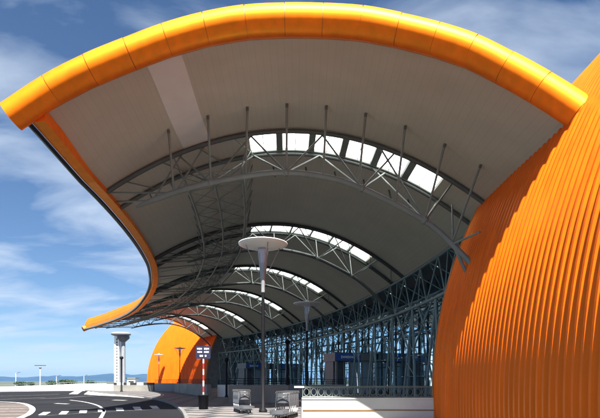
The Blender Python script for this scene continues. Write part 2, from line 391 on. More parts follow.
# markings
def strip(b, pts, wd, z=0.004):
    pts = [Vector(p) for p in pts]; L = []; R = []
    for i, p in enumerate(pts):
        d = (pts[min(i+1, len(pts)-1)]-pts[max(i-1, 0)]).normalized(); n = Vector((-d.y, d.x, 0))
        L.append((p.x+n.x*wd/2, p.y+n.y*wd/2, z)); R.append((p.x-n.x*wd/2, p.y-n.y*wd/2, z))
    b.grid([R, L])
g = MB()
strip(g, smooth([gnd(*p) for p in [(70, 400), (84, 401.6), (98, 405), (104.7, 410), (103, 414), (100.5, 418), (96, 428)]]), 0.16)
for px, py in [(44.4, 413.4), (63.8, 412.7), (83.2, 411.3), (101.6, 410.2), (119.7, 409.2), (137.3, 408.1), (154.6, 407.2), (24, 414.5), (4, 415.5)]:
    a = gnd(px-4, py+.3); b_ = gnd(px+4, py-.3)
    if px < 30: continue
    h = interp([44, 84, 155], [1.8, .3, -1.1], px)*1.5
    g.quad(*[gnd(px+a_, py+b_, .004) for a_, b_ in ((-3.7-h, 1.5), (3.7-h, 1.5), (3.7+h, -1.5), (-3.7+h, -1.5))])
for px, py in [(119.5, 400.2), (61.7, 403.7)]:
    strip(g, [gnd(px-2.5, py), gnd(px+2.5, py-.2)], 1.5)
strip(g, smooth([gnd(*p) for p in [(-6, 401.5), (16.6, 402.3), (26.4, 403.9), (33.5, 408), (30.5, 413.4), (19.4, 418), (4, 426)]]), 0.30)
strip(g, [gnd(71, 394), gnd(78, 390.2)], 0.5); strip(g, [gnd(75.5, 394), gnd(81.5, 390.4)], 0.5)
struct(g.build('lane_markings', M['mark']))
g = MB()
strip(g, [gnd(*p) for p in [(39, 416), (60, 414.6), (90, 412.6), (120, 411), (150, 409.6), (170, 409)]], 0.07, 0.0035)
strip(g, smooth([gnd(*p) for p in [(40, 398.6), (60, 398), (80, 396.5), (96, 395.5)]]), 0.22)
strip(g, smooth([gnd(*p) for p in [(0, 396), (20, 395.5), (40, 395), (60, 394)]]), 0.2)
strip(g, [gnd(0, 399.5), gnd(45, 397.5)], 0.2)
struct(g.build('worn_markings', M['mark_old']))
isl = smooth([gnd(*p) for p in [(-30, 402), (16.6, 402.9), (26, 404.6), (32.5, 408.3), (29.5, 413.2), (18.4, 417.6), (-10, 430)]])
g = MB(); g.poly([(p.x, p.y, 0.002) for p in isl][::-1]); struct(g.build('traffic_island', M['island']))
g = MB()
for y0 in (406.4, 408.9, 411.6, 414.6, 418):
    L = gnd(-14, y0); R = gnd(interp([402, 405, 408, 413, 418], [14, 26, 31, 28, 17], y0)-1, y0-.4)
    strip(g, [L, R], 0.5*(FPX*1.6/(y0-HZ))/30, 0.006)
struct(g.build('hatching', M['mark_old']))
g = MB()                                  # light concrete margin beside the ramp barrier
g.poly([(p.x, p.y, 0.003) for p in [gnd(84, 394.2), gnd(100, 395.3), gnd(126, 396.4), gnd(147, 398), gnd(150, 397.2), gnd(128, 394.3), gnd(106, 392.3), gnd(88, 391.2)]])
struct(g.build('road_margin', M['pale_slab'], recalc=True))
# unseen lower slab; reddish colour made up to bounce warm light onto the shell
g = MB(); g.quad((0.0, -12, -.75), (36, -12, -.75), (36, 28.3, -.75), (0.0, 28.3, -.75)); struct(g.build('lower_forecourt', M['warm_bounce']))

# ------------------------------------------------------------------ canopy
canopy = thing('canopy', (-1, 30, 0), 'huge curved vaulted canopy with yellow tubular rim, skylight strips and steel trusses', 'canopy')
SK = [1.0, 8.2, 15.4, 22.5, 29.6, 36.7]; SKW = 1.08; SR0, SR1 = 126.2, 137.0
ths = [-2.4, -2.0, -1.6, -1.2, -.8, -.4, 0]
for i, s in enumerate(SK):
    prev = ths[-1]; n = max(1, round((s-prev)/1.2))
    ths += [prev+(s-prev)*(k+1)/n for k in range(n)] + [s+SKW]
n = 2; ths += [ths[-1]+(TH_END-ths[-1])*(k+1)/n for k in range(n)]
NL = 10
def cols(th):
    a = rl(th)+0.35; L = [a+(124.2-a)*k/NL for k in range(NL+1)] + [125.2, SR0]
    L += [SR0+(SR1-SR0)*k/10 for k in range(1, 11)] + [137.9, 138.9, RE]
    return L
i_s0 = NL+2; i_s1 = i_s0+10
TT = 0.32
def roof_mesh():
    me = D.meshes.new('roof'); v = []; f = []; uvs = []; mi = []
    rows = [[(r, t) for r in cols(t)] for t in ths]; nc = len(rows[0]); nr = len(rows)
    for dz in (0, TT):
        for row in rows:
            for r, t in row: v.append(tuple(roof_pt(r, t, dz)))
    off = nr*nc
    def hole(a, b): return any(abs(ths[a]-s) < 1e-6 for s in SK) and i_s0 <= b < i_s1
    def uv(i): i %= off; a, b = divmod(i, nc); r, t = rows[a][b]; return (math.radians(t)*129+(0 if t > 0 else t*1.2), r)
    solid = {(a, b) for a in range(nr-1) for b in range(nc-1) if not hole(a, b)}
    for a, b in solid:
        q = (a*nc+b, a*nc+b+1, (a+1)*nc+b+1, (a+1)*nc+b)
        f.append(q[::-1]); f.append(tuple(i+off for i in q))
        for (da, db, e) in ((-1, 0, (q[1], q[0])), (1, 0, (q[3], q[2])), (0, -1, (q[0], q[3])), (0, 1, (q[2], q[1]))):
            if (a+da, b+db) not in solid: f.append((e[0], e[1], e[1]+off, e[0]+off))
    me.from_pydata(v, [], f); L = me.uv_layers.new(name='UVMap')
    for p in me.polygons:
        for li in p.loop_indices: L.data[li].uv = uv(me.loops[li].vertex_index)
        p.use_smooth = True
    me.materials.append(M['ceiling']); me.transform(Matrix.Translation(-WORLD['canopy']))
    bm = bmesh.new(); bm.from_mesh(me); bmesh.ops.recalc_face_normals(bm, faces=bm.faces)
    for e in bm.edges:
        if e.calc_face_angle(0) > 0.8: e.smooth = False
    bm.to_mesh(me); bm.free()
    o = D.objects.new('roof', me); COL.objects.link(o); o.parent = canopy; return o
roof_mesh()
# pale ceiling strip from the rim to the first arch
g = MB(); g.grid([[roof_pt(r, t, -0.03) for r in (122.75, 123.4, 124.15)] for t in (-2.4, -2, -1.6, -1.2, -.8, -.4, 0, .5, .95)], sm=True, flip=True)
g.grid([[roof_pt(r, t, -0.004) for r in (122.75, 123.4, 124.15)] for t in (-2.4, -2, -1.6, -1.2, -.8, -.4, 0, .5, .95)], sm=True)
for r in (122.75, 124.15):
    g.grid([[roof_pt(r, t, dz) for dz in (-0.03, -0.004)] for t in (-2.4, -2, -1.6, -1.2, -.8, -.4, 0, .5, .95)])
g.build('pale_ceiling_strip', M['light_panel'], canopy)
# front fascia tube, one panel per joint
def hyp_tube(pts, r, n=28):
    s = MB(); s.path(pts, r, n, caps=True); return s
def cat(pts, a, b, n):
    """catmull-rom through pts between index a and b"""
    out = []
    for k in range(n+1):
        t = a+(b-a)*k/n; i = min(int(t), len(pts)-2); u = t-i
        p0 = pts[max(i-1, 0)]; p1 = pts[i]; p2 = pts[i+1]; p3 = pts[min(i+2, len(pts)-1)]
        out.append(0.5*((2*p1)+(-p0+p2)*u+(2*p0-5*p1+4*p2-p3)*u*u+(-p0+3*p1-3*p2+p3)*u**3))
    return out
TR = 0.565; rnd0 = random.Random(11)
for i in range(len(FAS)-1):
    pts = cat(FAS, i+0.009, i+0.991, 4)
    s = MB(); s.path(pts, TR+rnd0.uniform(-.010, .010), 32)
    s.build('rim_panel', M['tube'], canopy)
core = cat(FAS, 0.05, len(FAS)-1.05, 40); s = MB(); s.path(core, TR-.045, 24); s.build('rim_core', M['joint'], canopy)
# tan flashing between tube and ceiling
s = MB(); s.path([fas(-10.6+21.4*k/40)+Vector((0, .28, -.47)) for k in range(41)], .07, 6); s.build('rim_flashing', M['trim'], canopy)
# far rim
far = [P(rl(40)-.4+(RE+.3-rl(40)+.4)*k/14, 40.0, 0) for k in range(15)]
far = [Vector((p.x, p.y, roof_z(math.hypot(p.x-CX, p.y-CY), 40)+.35)) for p in far]
for i in range(14):
    s = MB(); s.path(cat(far, i+.01, i+.99, 3), .5, 16); s.build('rim_panel', M['tube'], canopy)
s = MB(); s.path(far, .45, 12); s.build('rim_core', M['joint'], canopy)
# free edge: deep orange fascia, black gutter, thin white drip
et = [-2.3+(40.2+2.3)*k/70 for k in range(71)]
def ez(t): return interp([-2.4, -1.2, 0, 42], [12.12, 11.85, 11.6, 11.6], t)
def section(b, cs, t0=-9):
    rows = []
    for t in [x for x in et if x > t0]:
        k = min(1, max(0.3, (t+2.6)/4))*(1+.4*min(1, max(0, (t-20)/10))); rows.append([P(rl(t)+min(dr, .50+.5*min(1, max(0, (t-1.5)/2))), t, ez(t)+dz*k) for dr, dz in cs+[cs[0]]])
    b.grid(rows, sm=False)
    b.poly(rows[0][:-1]); b.poly(rows[-1][:-1][::-1])
def fh(t): return 1.25
s = MB(); section(s, [(0.05, 0), (0.50, 0.06), (0.50, 0.50), (0.72, 0.95), (1.0, 1.2), (1.0, 1.75), (0.62, 1.62), (0.25, 1.15), (0.0, .65), (-.1, .12)]); s.build('edge_fascia', M['tube'], canopy, recalc=True)
s = MB(); section(s, [(-0.30, .02), (-0.12, -.02), (-0.12, .12), (-0.30, .16)]); s.build('gutter', M['black'], canopy, recalc=True)
s = MB(); section(s, [(-0.37, .03), (-0.32, .02), (-0.32, .20), (-0.37, .20)]); s.build('drip_edge', M['steel'], canopy, recalc=True)
# right eave beam
s = MB()
rows = [[P(RE+dr, t, 10.9+dz) for dr, dz in ((-.1, -.05), (.25, -.05), (.25, .5), (-.1, .5), (-.1, -.05))] for t in [1.2+38.5*k/50 for k in range(51)]]
s.grid(rows); s.build('eave_beam', M['steel_mid'], canopy, recalc=True)
# skylights: frames and panes
NP = 6
for si, th0 in enumerate(SK):
    gap = 0.36 if si == 0 else 0.14; pw = ((SR1-SR0)-gap*(NP-1))/NP
    fr = []; panes = []
    for k in range(NP):
        r0 = SR0+k*(pw+gap); r1 = r0+pw
        if k < NP-1:
            q = [roof_pt(r1, th0, -.04), roof_pt(r1+gap, th0, -.04), roof_pt(r1+gap, th0+SKW, -.04), roof_pt(r1, th0+SKW, -.04)]
            fr.append(q+[p+Vector((0, 0, .30)) for p in q])
        q = [roof_pt(r0, th0, .16), roof_pt(r1, th0, .16), roof_pt(r1, th0+SKW, .16), roof_pt(r0, th0+SKW, .16)]
        panes.append(q)
    m = MB(); q = [roof_pt(SR0+(SR1-SR0)*j/12, th0+SKW, -.02) for j in range(13)]; m.path(q, .06, 6)
    fo = m.build('skylight', M['steel'], canopy)
    for q in fr: m = MB(); m.hexa(q); m.build('glazing_bar', M['steel'], fo)
    for q in panes:
        m = MB(); m.tube((q[0]+q[1])/2-Vector((0, 0, .03)), (q[2]+q[3])/2-Vector((0, 0, .03)), .022, 4); m.build('glazing_bar', M['steel'], fo)
        s = MB(); s.quad(*q); s.build('pane', M['pane'], fo)
# arch trusses
LOW = [(120.6, 11.95), (122.9, 12.7), (126, 13.27), (128.3, 13.5), (130.6, 13.2), (132.4, 12.7), (135.2, 11.4), (136.7, 10.4), (138.5, 8.6)]
LOWS = smooth([Vector((a, 0, b)) for a, b in LOW], 2)
def low(r): return interp([p.x for p in LOWS], [p.z for p in LOWS], r)
PL0 = [at(px, py, Y) for px, py, Y in ((136, 207, 25.8), (153, 200, 25.8), (194, 186, 25.8), (247, 175.5, 25.8), (287, 171.5, 25.8), (330, 177, 25.8), (360, 187, 25.8), (408, 210.5, 25.7), (435, 227, 25.6), (466, 258, 25.2), (474, 267, 25.0))]
PL0S = smooth(PL0, 3)
def low0(r, off=0):
    X = r-129.0; a = [p.x for p in PL0S]; return Vector((X, interp(a, [p.y for p in PL0S], X), interp(a, [p.z for p in PL0S], X)))
for k, th0 in enumerate(SK):
    LP = (lambda r: low0(r)) if k == 0 else (lambda r: P(r, th0+0.7, low(r)))
    tm = th0+0.7
    ch = MB()
    for t, dz in ((th0-.06, -.16), (th0+SKW+.06, -.16)):
        a = rl(t)+.5; ch.path([P(r, t, roof_z(r, t)+dz) for r in [a+(RE-a)*j/40 for j in range(41)]], .12 if k == 0 else .15, 8)
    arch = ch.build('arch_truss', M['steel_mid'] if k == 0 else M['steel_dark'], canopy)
    s = MB(); pl = [P(p.x, tm, p.z) for p in LOWS]
    if k: pl += [P(139.5, tm, 7.8)]
    else: pl += [P(138.9, tm, 8.2)]
    if k == 0:
        pl = smooth(PL0, 2)
    s.path(pl, [.05+.1*min(1, i/6) for i in range(len(pl))], 12)
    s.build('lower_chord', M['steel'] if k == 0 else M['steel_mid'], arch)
    nodes = [124.4, 128.3, 132.2, 135.4]
    web = MB()
    for nr_ in nodes:
        b0 = LP(nr_)
        web.lathe(b0-Vector((0, 0, .16)), [(.10, 0), (.2, .05), (.2, .27), (.10, .32)], 10)
        for dr in (-1.95, 1.95):
            for t in (th0, th0+SKW):
                rr = nr_+dr; web.tube(b0, P(rr, t, roof_z(rr, t)-.2), .05, 6)
        if k: web.tube(b0, P(nr_, th0+SKW, roof_z(nr_, th0)-.2), .045, 6)
    # light ties at the free-edge end of the arch
    a = rl(tm)+.55; e0 = P(a, tm, roof_z(a, tm)-.15)
    web.tube(e0, LP(121.3), .055, 6)
    web.tube(P(a, th0, roof_z(a, th0)-.15), LP(122.5), .045, 6)
    for rr in (121.4, 122.6):
        web.tube(LP(rr), P(rr+1.2, th0, roof_z(rr+1.2, th0)-.2), .045, 6)
        web.tube(LP(rr), P(rr-1.2, th0+SKW, roof_z(rr-1.2, th0)-.2), .045, 6)
    # cross ties between the two roof chords
    j = rl(th0)+1.5
    while j < 139.4:
        if not (SR0-.2 < j < SR1+.2) or k:
            web.tube(P(j, th0, roof_z(j, th0)-.2), P(j+.9, th0+SKW, roof_z(j+.9, th0)-.2), .035, 5)
        j += 1.95
    if k == 0:
        e0 = at(453, 244, 25.3)               # foot of the arch against the orange wall
        web.tube(e0, at(480, 232, 24.0), .055, 8); web.tube(e0, at(466, 272, 25.3), .09, 8); web.tube(e0, at(452, 205, 27.0), .05, 8)
    web.build('web', M['steel'], arch)
    if k == 0:
        for i in range(9):
            rr = 122.5+1.95*i
            top = roof_pt(min(rr, 137.9), -.15, -.02)
            lr = (122.5, 124.4, 126.2, 128.3, 130.2, 132.0, 133.9, 135.4, 136.7)[i]
            s = MB(); s.tube(top-(top-LP(lr)).normalized()*.02, LP(lr), .058, 8)
            ro = s.build('rod', M['steel'], arch)
            s = MB(); s.tube(top, top-(top-LP(lr)).normalized()*.16, .07, 8); s.build('rod_cap', M['steel_mid'], ro)
        s = MB()
        for nr_ in (127.6, 129.6, 131.4, 133.2, 134.8, 136.0):   # short dark stubs behind the lower chord
            p = P(nr_, th0+SKW+.5, roof_z(nr_, th0)-1.1); s.tube(p, p+Vector((-.12, .1, .65)), .055, 6)
        s.build('stubs', M['steel_dark'], arch)
# longitudinal spine truss near the free edge
sp = MB(); lat = MB(); T = [0.9+38.6*k/42 for k in range(43)]
def spine(j, t): return P(rl(t)+(4.6, 6.1, 7.7)[j]*(1-.006*max(0, t-8)), t, (12.55, 12.85, 13.1)[j]-.012*t)
for j in range(3):
    sp.path([spine(j, t) for t in T], (.085, .075, .095)[j], 8)
for i in range(len(T)-1):
    for j in range(2):
        a, b = (spine(j, T[i]), spine(j+1, T[i+1])); lat.tube(a, b, 0.026, 5)
        a, b = (spine(j+1, T[i]), spine(j, T[i+1])); lat.tube(a, b, 0.026, 5)
        lat.tube(spine(j, T[i]), spine(j+1, T[i]), 0.026, 5)
    for j in range(3):
        r0 = rl(T[i])+(4.0, 6.1, 8.2)[j]; r1 = rl(T[i+1])+(4.0, 6.1, 8.2)[j]
        if j != 1:
            lat.tube(spine(j, T[i]), P(r1, T[i+1], roof_z(r1, T[i+1])-.1), 0.026, 5)
            if i % 2 == 0: lat.tube(spine(j, T[i]), P(r0, T[i], roof_z(r0, T[i])-.1), 0.03, 5)
            else: lat.tube(spine(j, T[i+1]), P(r0, T[i], roof_z(r0, T[i])-.1), 0.026, 5)
for i in range(0, len(T)-1, 2):           # outriggers to the edge
    if T[i] < 7: continue
    a = rl(T[i])+.6; lat.tube(spine(0, T[i]), P(a, T[i], roof_z(a, T[i])-.1), .05, 6)
    lat.tube(spine(0, T[i]), P(a, T[i+1], roof_z(a, T[i+1])-.1), 0.026, 5)
so_ = sp.build('spine_truss', M['steel'], canopy); lat.build('lattice', M['steel'], so_)
# facade frame carrying the eave
rnd = random.Random(5)
def facade_beam():
    s = MB(); T2 = [1.6+38*k/48 for k in range(49)]
    s.path([P(139.6, t, 10.75) for t in T2], .11, 8); s.path([P(139.4, t, 7.7) for t in T2], .13, 8); s.path([P(141.4, t, 9.0) for t in T2], .09, 8)
    s.path([P(139.9, t, 5.6) for t in T2], .05, 6)
    fb = s.build('facade_truss', M['blue_steel'], canopy)
    q = MB()
    for i in range(0, 48):
        t, u = T2[i], T2[i+1]
        if i % 2 == 0: q.tube(P(139.6, t, 10.75), P(139.4, u, 7.7), .06, 6); q.tube(P(141.4, t, 9), P(139.4, u, 7.7), .05, 6); q.tube(P(141.4, t, 9), P(139.6, u, 10.75), .05, 6)
        else: q.tube(P(139.6, u, 10.75), P(139.4, t, 7.7), .06, 6); q.tube(P(141.4, u, 9), P(139.4, t, 7.7), .05, 6); q.tube(P(141.4, u, 9), P(139.6, t, 10.75), .05, 6)
        if i % 3 == 0: q.tube(P(139.6, t, 10.75), P(139.4, t, 7.7), .045, 6)
        q.tube(P(139.9, t, 5.6), P(139.4, u, 7.7), .035, 5)
    q.build('lattice', M['blue_steel'], fb)
facade_beam()
t = 2.6; ci = 0
while t < 38.5:
    c = MB(); sgn = 1 if ci % 2 else -1
    top = P(139.4, t, 7.7)
    feet = [P(139.0, t-.75, KH), P(139.2, t+.7, KH), P(141.0, t+.15*sgn, KH)]
    for i, f in enumerate(feet): c.tube(f, top+Vector((0, 0, 0)) if i < 2 else P(141.4, t, 9.0), .11, 8, .085)
    for z in (1.9, 3.7, 5.5):
        k = z/7.7; k2 = (z+1.2)/7.7
        a = feet[0].lerp(top, k); b = feet[1].lerp(top, k); d = feet[2].lerp(P(141.4, t, 9.0), z/9)
        b2 = feet[1].lerp(top, min(k2, 1))
        c.tube(a, b2, .04, 5); c.tube(b, d, .035, 5); c.tube(a, d, .035, 5)
    c.tube(feet[0].lerp(top, .55), P(139.5, t-1.75, 7.7), .075, 8); c.tube(feet[1].lerp(top, .55), P(139.5, t+1.75, 7.7), .075, 8)
    c.tube(feet[0].lerp(top, .8), P(139.9, t-1.0, 5.6+2.1), .045, 6)
    c.build('column', M['blue_steel'], canopy)
    t += 2.15; ci += 1

# ------------------------------------------------------------------ ribbed orange shells
SR, SZ = 22.5, 1.0
def shell(name, base, d, n, length, label, t_start=0.0, pitch=0.418, zc=SZ):
    """base: ground point of the exposed end; d: horizontal direction of the wall; n: horizontal direction in which it leans back"""
    root = thing(name, (base.x, base.y, 0), label, 'building', 'orange ribbed shell halls')
    angs = []
    a0 = -math.asin(1.0/SR)
    a1 = math.radians(84)
    NA = 56
    prof = []
    for k in range(NA+1):
        a = a0+(a1-a0)*k/NA
        s_ = SR-SR*math.cos(a); z = zc+SR*math.sin(a)
        prof.append((s_, z, -math.cos(a), math.sin(a)))   # recess, height, outward normal in (n,z)
    prof = [(prof[0][0], -0.8, -1.0, 0.0)]+prof
    b = MB(); cols_ = []
    t = t_start
    while t < t_start+length:
        for dt, off in ((0.0, 0.0), (0.12, 0.0), (0.15, 0.13), (0.26, 0.13)):
            cols_.append((t+dt, off))
        t += pitch
    rows = []
    for s_, z, nx, nz in prof:
        rows.append([Vector((base.x, base.y, 0))+d*tt+n*(s_+nx*off)+Vector((0, 0, z+nz*off)) for tt, off in cols_])
    b.grid(rows); b.build('ribbed_wall', M['shell'], root)
    e = Vector((base.x, base.y, 0)); L = cols_[-1][0]
    # inner lining, end wall, roof behind the crest
    top = prof[-1]
    q = MB(); depth = 26.0
    for tt in (cols_[0][0]+.12, L-.1):
        pts = [e+d*tt+n*(p[0]+.12)+Vector((0, 0, p[1])) for p in prof]
        pts += [e+d*tt+n*(top[0]+depth)+Vector((0, 0, top[1]+.3)), e+d*tt+n*(top[0]+depth)]
        q.poly(pts)
    q.quad(e+d*cols_[0][0]+n*top[0]+Vector((0, 0, top[1])), e+d*L+n*top[0]+Vector((0, 0, top[1])), e+d*L+n*(top[0]+depth)+Vector((0, 0, top[1]+.3)), e+d*cols_[0][0]+n*(top[0]+depth)+Vector((0, 0, top[1]+.3)))
    q.build('end_wall', M['portal_grey'], root)
    tr = MB()
    rows = []
    for s_, z, nx, nz in prof:
        c0 = e+n*s_+Vector((0, 0, z)); o = n*nx+Vector((0, 0, nz))
        rows.append([c0+d*x+o*y for x, y in ((-.14, -.22), (-.02, -.22), (-.02, .13), (-.14, .13), (-.14, -.22))])
    tr.grid(rows); tr.build('edge_trim', M['trim'], root, recalc=True)
    return root
near = shell('shell_hall', Vector((7.62, 28.2, 0)), Vector((0, -1, 0)), Vector((1, 0, 0)), 34.5,
             'big orange ribbed shell wall filling the right of the picture, top ribs sunlit yellow')
a37 = math.radians(37.0); P0 = P(136.3, 37.0, 0); dF = Vector((-math.sin(a37), math.cos(a37), 0)); nF = Vector((math.cos(a37), math.sin(a37), 0))
farS = shell('shell_hall', P0, dF, nF, 35.0, 'small distant orange shell hall with yellow left side at the far end of the canopy')

# ------------------------------------------------------------------ terminal building behind the trusses
term = thing('terminal_building', P(143, 20, 0), 'dark blue glass fronted terminal building behind the steel columns', 'building')
RG = 143.0; TG = [1.0+39*k/48 for k in range(49)]
for i in range(0, 48, 3):
    s = MB(); s.grid([[P(RG, TG[i+j], z) for j in range(4)] for z in (KH, 3.2, 6.2, 8.8, 11.2)]); s.build('glass_panel', M['glass'], term)
s = MB()
for t in TG: s.box(P(RG-.05, t, 5.6), (.14, .07, 11.2), math.radians(t))
for z in (.3, 3.2, 6.2, 8.8):
    s.path([P(RG-.06, t, z) for t in TG], .05, 4)
s.build('mullions', M['steel_dark'], term)
s = MB()
rows = [[P(r, t, z) for r, z in ((RE+.3, 11.3), (170, 12.5), (170, 12.9), (RE+.3, 11.7), (RE+.3, 11.3))] for t in TG]
s.grid(rows); s.build('roof', M['inner'], term, recalc=True)
s = MB(); s.grid([[P(158, t, z) for t in TG] for z in (KH, 1.1)]); s.grid([[P(158, t, z) for t in TG] for z in (6.4, 11.9)])
for t in TG[::2]: s.box(P(158.06, t, 3.8), (.3, .3, 5.3), math.radians(t))
s.grid([[P(158.2, t, z) for t in TG] for z in (3.5, 3.9)]); s.build('back_wall', M['inner'], term)
s = MB()
for t0 in (3, 9, 16, 24, 32): s.box(P(149, t0, .7), (1.2, 5.0, 1.2), math.radians(t0))
s.build('check_in_counter', M['portal_grey'], term)
def portal(t0, t1, label):
    """entrance vestibule standing out from the glass; its signed side looks along the frontage"""
    R_ = math.radians(t0); ra, rb = 137.7, 142.8; dt = t1-t0
    s = MB()
    s.hexa([P(ra, t0, 4.0), P(rb, t0, 4.0), P(rb, t1, 4.0), P(ra, t1, 4.0), P(ra, t0, 5.05), P(rb, t0, 5.05), P(rb, t1, 5.05), P(ra, t1, 5.05)])
    o = s.build('entrance_vestibule', M['portal_dark'], term); o['label'] = label
    for r_ in (ra+.2, 139.6, 141.2, rb-.2):
        q = MB(); q.box(P(r_, t0+.05, 2.06), (.22, .22, 3.86), R_); q.build('post', M['portal_grey'], o)
    q = MB(); q.box(P(139.35, t0-.03, 4.53), (3.1, .12, .9), R_); sg = q.build('sign_panel', M['portal_blue'], o)
    q = MB()
    for k in range(9): q.box(P(138.5+.2*k, t0-.06, 4.50), (.12, .05, .26+.1*(k % 4 == 0)), R_)
    q.build('lettering', M['white'], sg)
    q = MB(); q.box(P(141.85, t0-.03, 4.53), (1.8, .1, .9), R_); q.build('header_panel', M['portal_grey'], o)
    q = MB(); q.box(P(140.4, t0+.3, 2.0), (1.4, .08, 3.7), R_); q.build('door', M['door_pale'], o)
    q = MB(); q.box(P(142.0, t0+.3, 2.0), (1.2, .08, 3.7), R_); q.build('door', M['door_pale'], o)
    q = MB(); q.hexa([P(ra+.1, t0+.4, KH), P(139.4, t0+.4, KH), P(139.4, t1-.1, KH), P(ra+.1, t1-.1, KH), P(ra+.1, t0+.4, 3.99), P(139.4, t0+.4, 3.99), P(139.4, t1-.1, 3.99), P(ra+.1, t1-.1, 3.99)]); q.build('side_wall', M['portal_dark'], o)
portal(14.7, 16.5, 'nearest entrance vestibule with blue sign and grey header')
portal(30.4, 32.0, 'farthest entrance vestibule with pale doors')

# ------------------------------------------------------------------ street lamps with a dish
def lamp(loc, label, s=1.0, group='dish topped street lamps'):
    r = thing('street_lamp', loc, label, 'street lamp', group); b = Vector(loc)
    m = MB(); m.lathe(b, [(.20*s, 0), (.20*s, .12), (.095*s, .2), (.088*s, 2.5), (.075*s, 5.9)], 16); m.build('pole', M['black'], r)
    m = MB(); m.lathe(b+Vector((0, 0, 5.7)), [(.09*s, 0), (.09*s, .35), (.17*s, 1.1), (.20*s, 1.35)], 16); m.build('bracket', M['lamp_grey'], r)
    m = MB(); m.lathe(b+Vector((0, 0, 7.06)), [(.18*s, 0), (.23*s, .35), (.25*s, .74)], 16); m.build('lantern_glass', M['glass_lamp'], r)
    m = MB(); m.lathe(b+Vector((0, 0, 7.06)), [(.05*s, 0), (.10*s, .1), (.10*s, .62)], 10); m.build('lamp_bulb', M['lamp_white'], r)
    m = MB(); m.lathe(b+Vector((0, 0, 7.80)), [(.30*s, 0), (.95*s, .10), (1.16*s, .17), (1.17*s, .21), (.8*s, .27), (.3*s, .34), (.14*s, .40), (.12*s, .5)], 40); m.build('dish', M['lamp_white'], r)
    for k in range(4):
        a = math.pi/4*(2*k)+.35; v = Vector((math.cos(a), math.sin(a), 0))
        m = MB(); m.tube(b+Vector((0, 0, 6.6))+v*.22*s, b+Vector((0, 0, 7.93))+v*.86*s, .025*s, 6); m.build('strut', M['lamp_grey'], r)
    return r
def rel(loc, dz): return loc
L0 = lamp((-1.76, 23.8, KH), 'nearest and tallest looking dish topped lamp on a black pole')
for loc, lab in (((0.6, 42.0, KH), 'second dish topped lamp, right of the tall one and half its size'),
                 ((-23.8, 99.0, KH), 'small far lamp standing before the right half of the distant orange shell'),
                 ((-35.0, 124.0, KH), 'smallest far lamp before the left half of the distant orange shell')):
    c = copy_tree(L0); c.location = loc; c['label'] = lab
# plain black posts
def post(px, Y, ztop, label, w=.07):
    x = (px-300)/FPX*Y; r = thing('post', (x, Y, KH), label, 'post')
    m = MB(); m.lathe((x, Y, KH), [(w*1.6, 0), (w*1.6, .1), (w, .16), (w, ztop-KH-.2)], 10); m.build('pole', M['black'], r)
    m = MB(); m.lathe((x, Y, ztop-.25), [(w, 0), (w*2, .1), (w*2.1, .3), (w, .42)], 10); m.build('head', M['black'], r)
post(121.5, 70, 4.9, 'black post in front of the white control tower', .13)
post(226.5, 46.5, 3.6, 'black post before the pale wall panels', .10)
post(287.5, 45.5, 5.2, 'black post between the two dish topped lamps', .12)

# ------------------------------------------------------------------ sign on a striped pole in a black tub
loc = (-5.06, 26.2, KH)
r = thing('striped_sign_post', loc, 'navy sign board on red and white striped pole in black tub', 'sign'); b = Vector(loc)
m = MB(); m.lathe(b, [(.20, 0), (.24, .05), (.27, .70), (.29, .72), (.29, .78), (.22, .78)], 20); m.build('tub', M['black'], r)
z = .6; k = 0
while z < 2.75:
    m = MB(); m.lathe(b+Vector((0, 0, z)), [(.045, 0), (.045, .30)], 12); m.build('pole_band', M['red'] if k % 2 else M['mark'], r); z += .302; k += 1
m = MB(); m.box(b+Vector((0, -.02, 2.98)), (.76, .05, .66)); bd = m.build('board', M['sign_blue'], r)
m = MB(); rr = random.Random(3)
for zz_, n_, w_ in ((3.17, 7, .07), (3.0, 7, .065), (2.80, 4, .07)):
    x = -n_*(w_+.022)/2
    for j in range(n_):
        if j != n_//2: m.box(b+Vector((x+w_/2, -.052, zz_)), (w_, .01, .085 if rr.random() > .4 else .07))
        x += w_+.022
m.build('lettering', M['white'], bd)

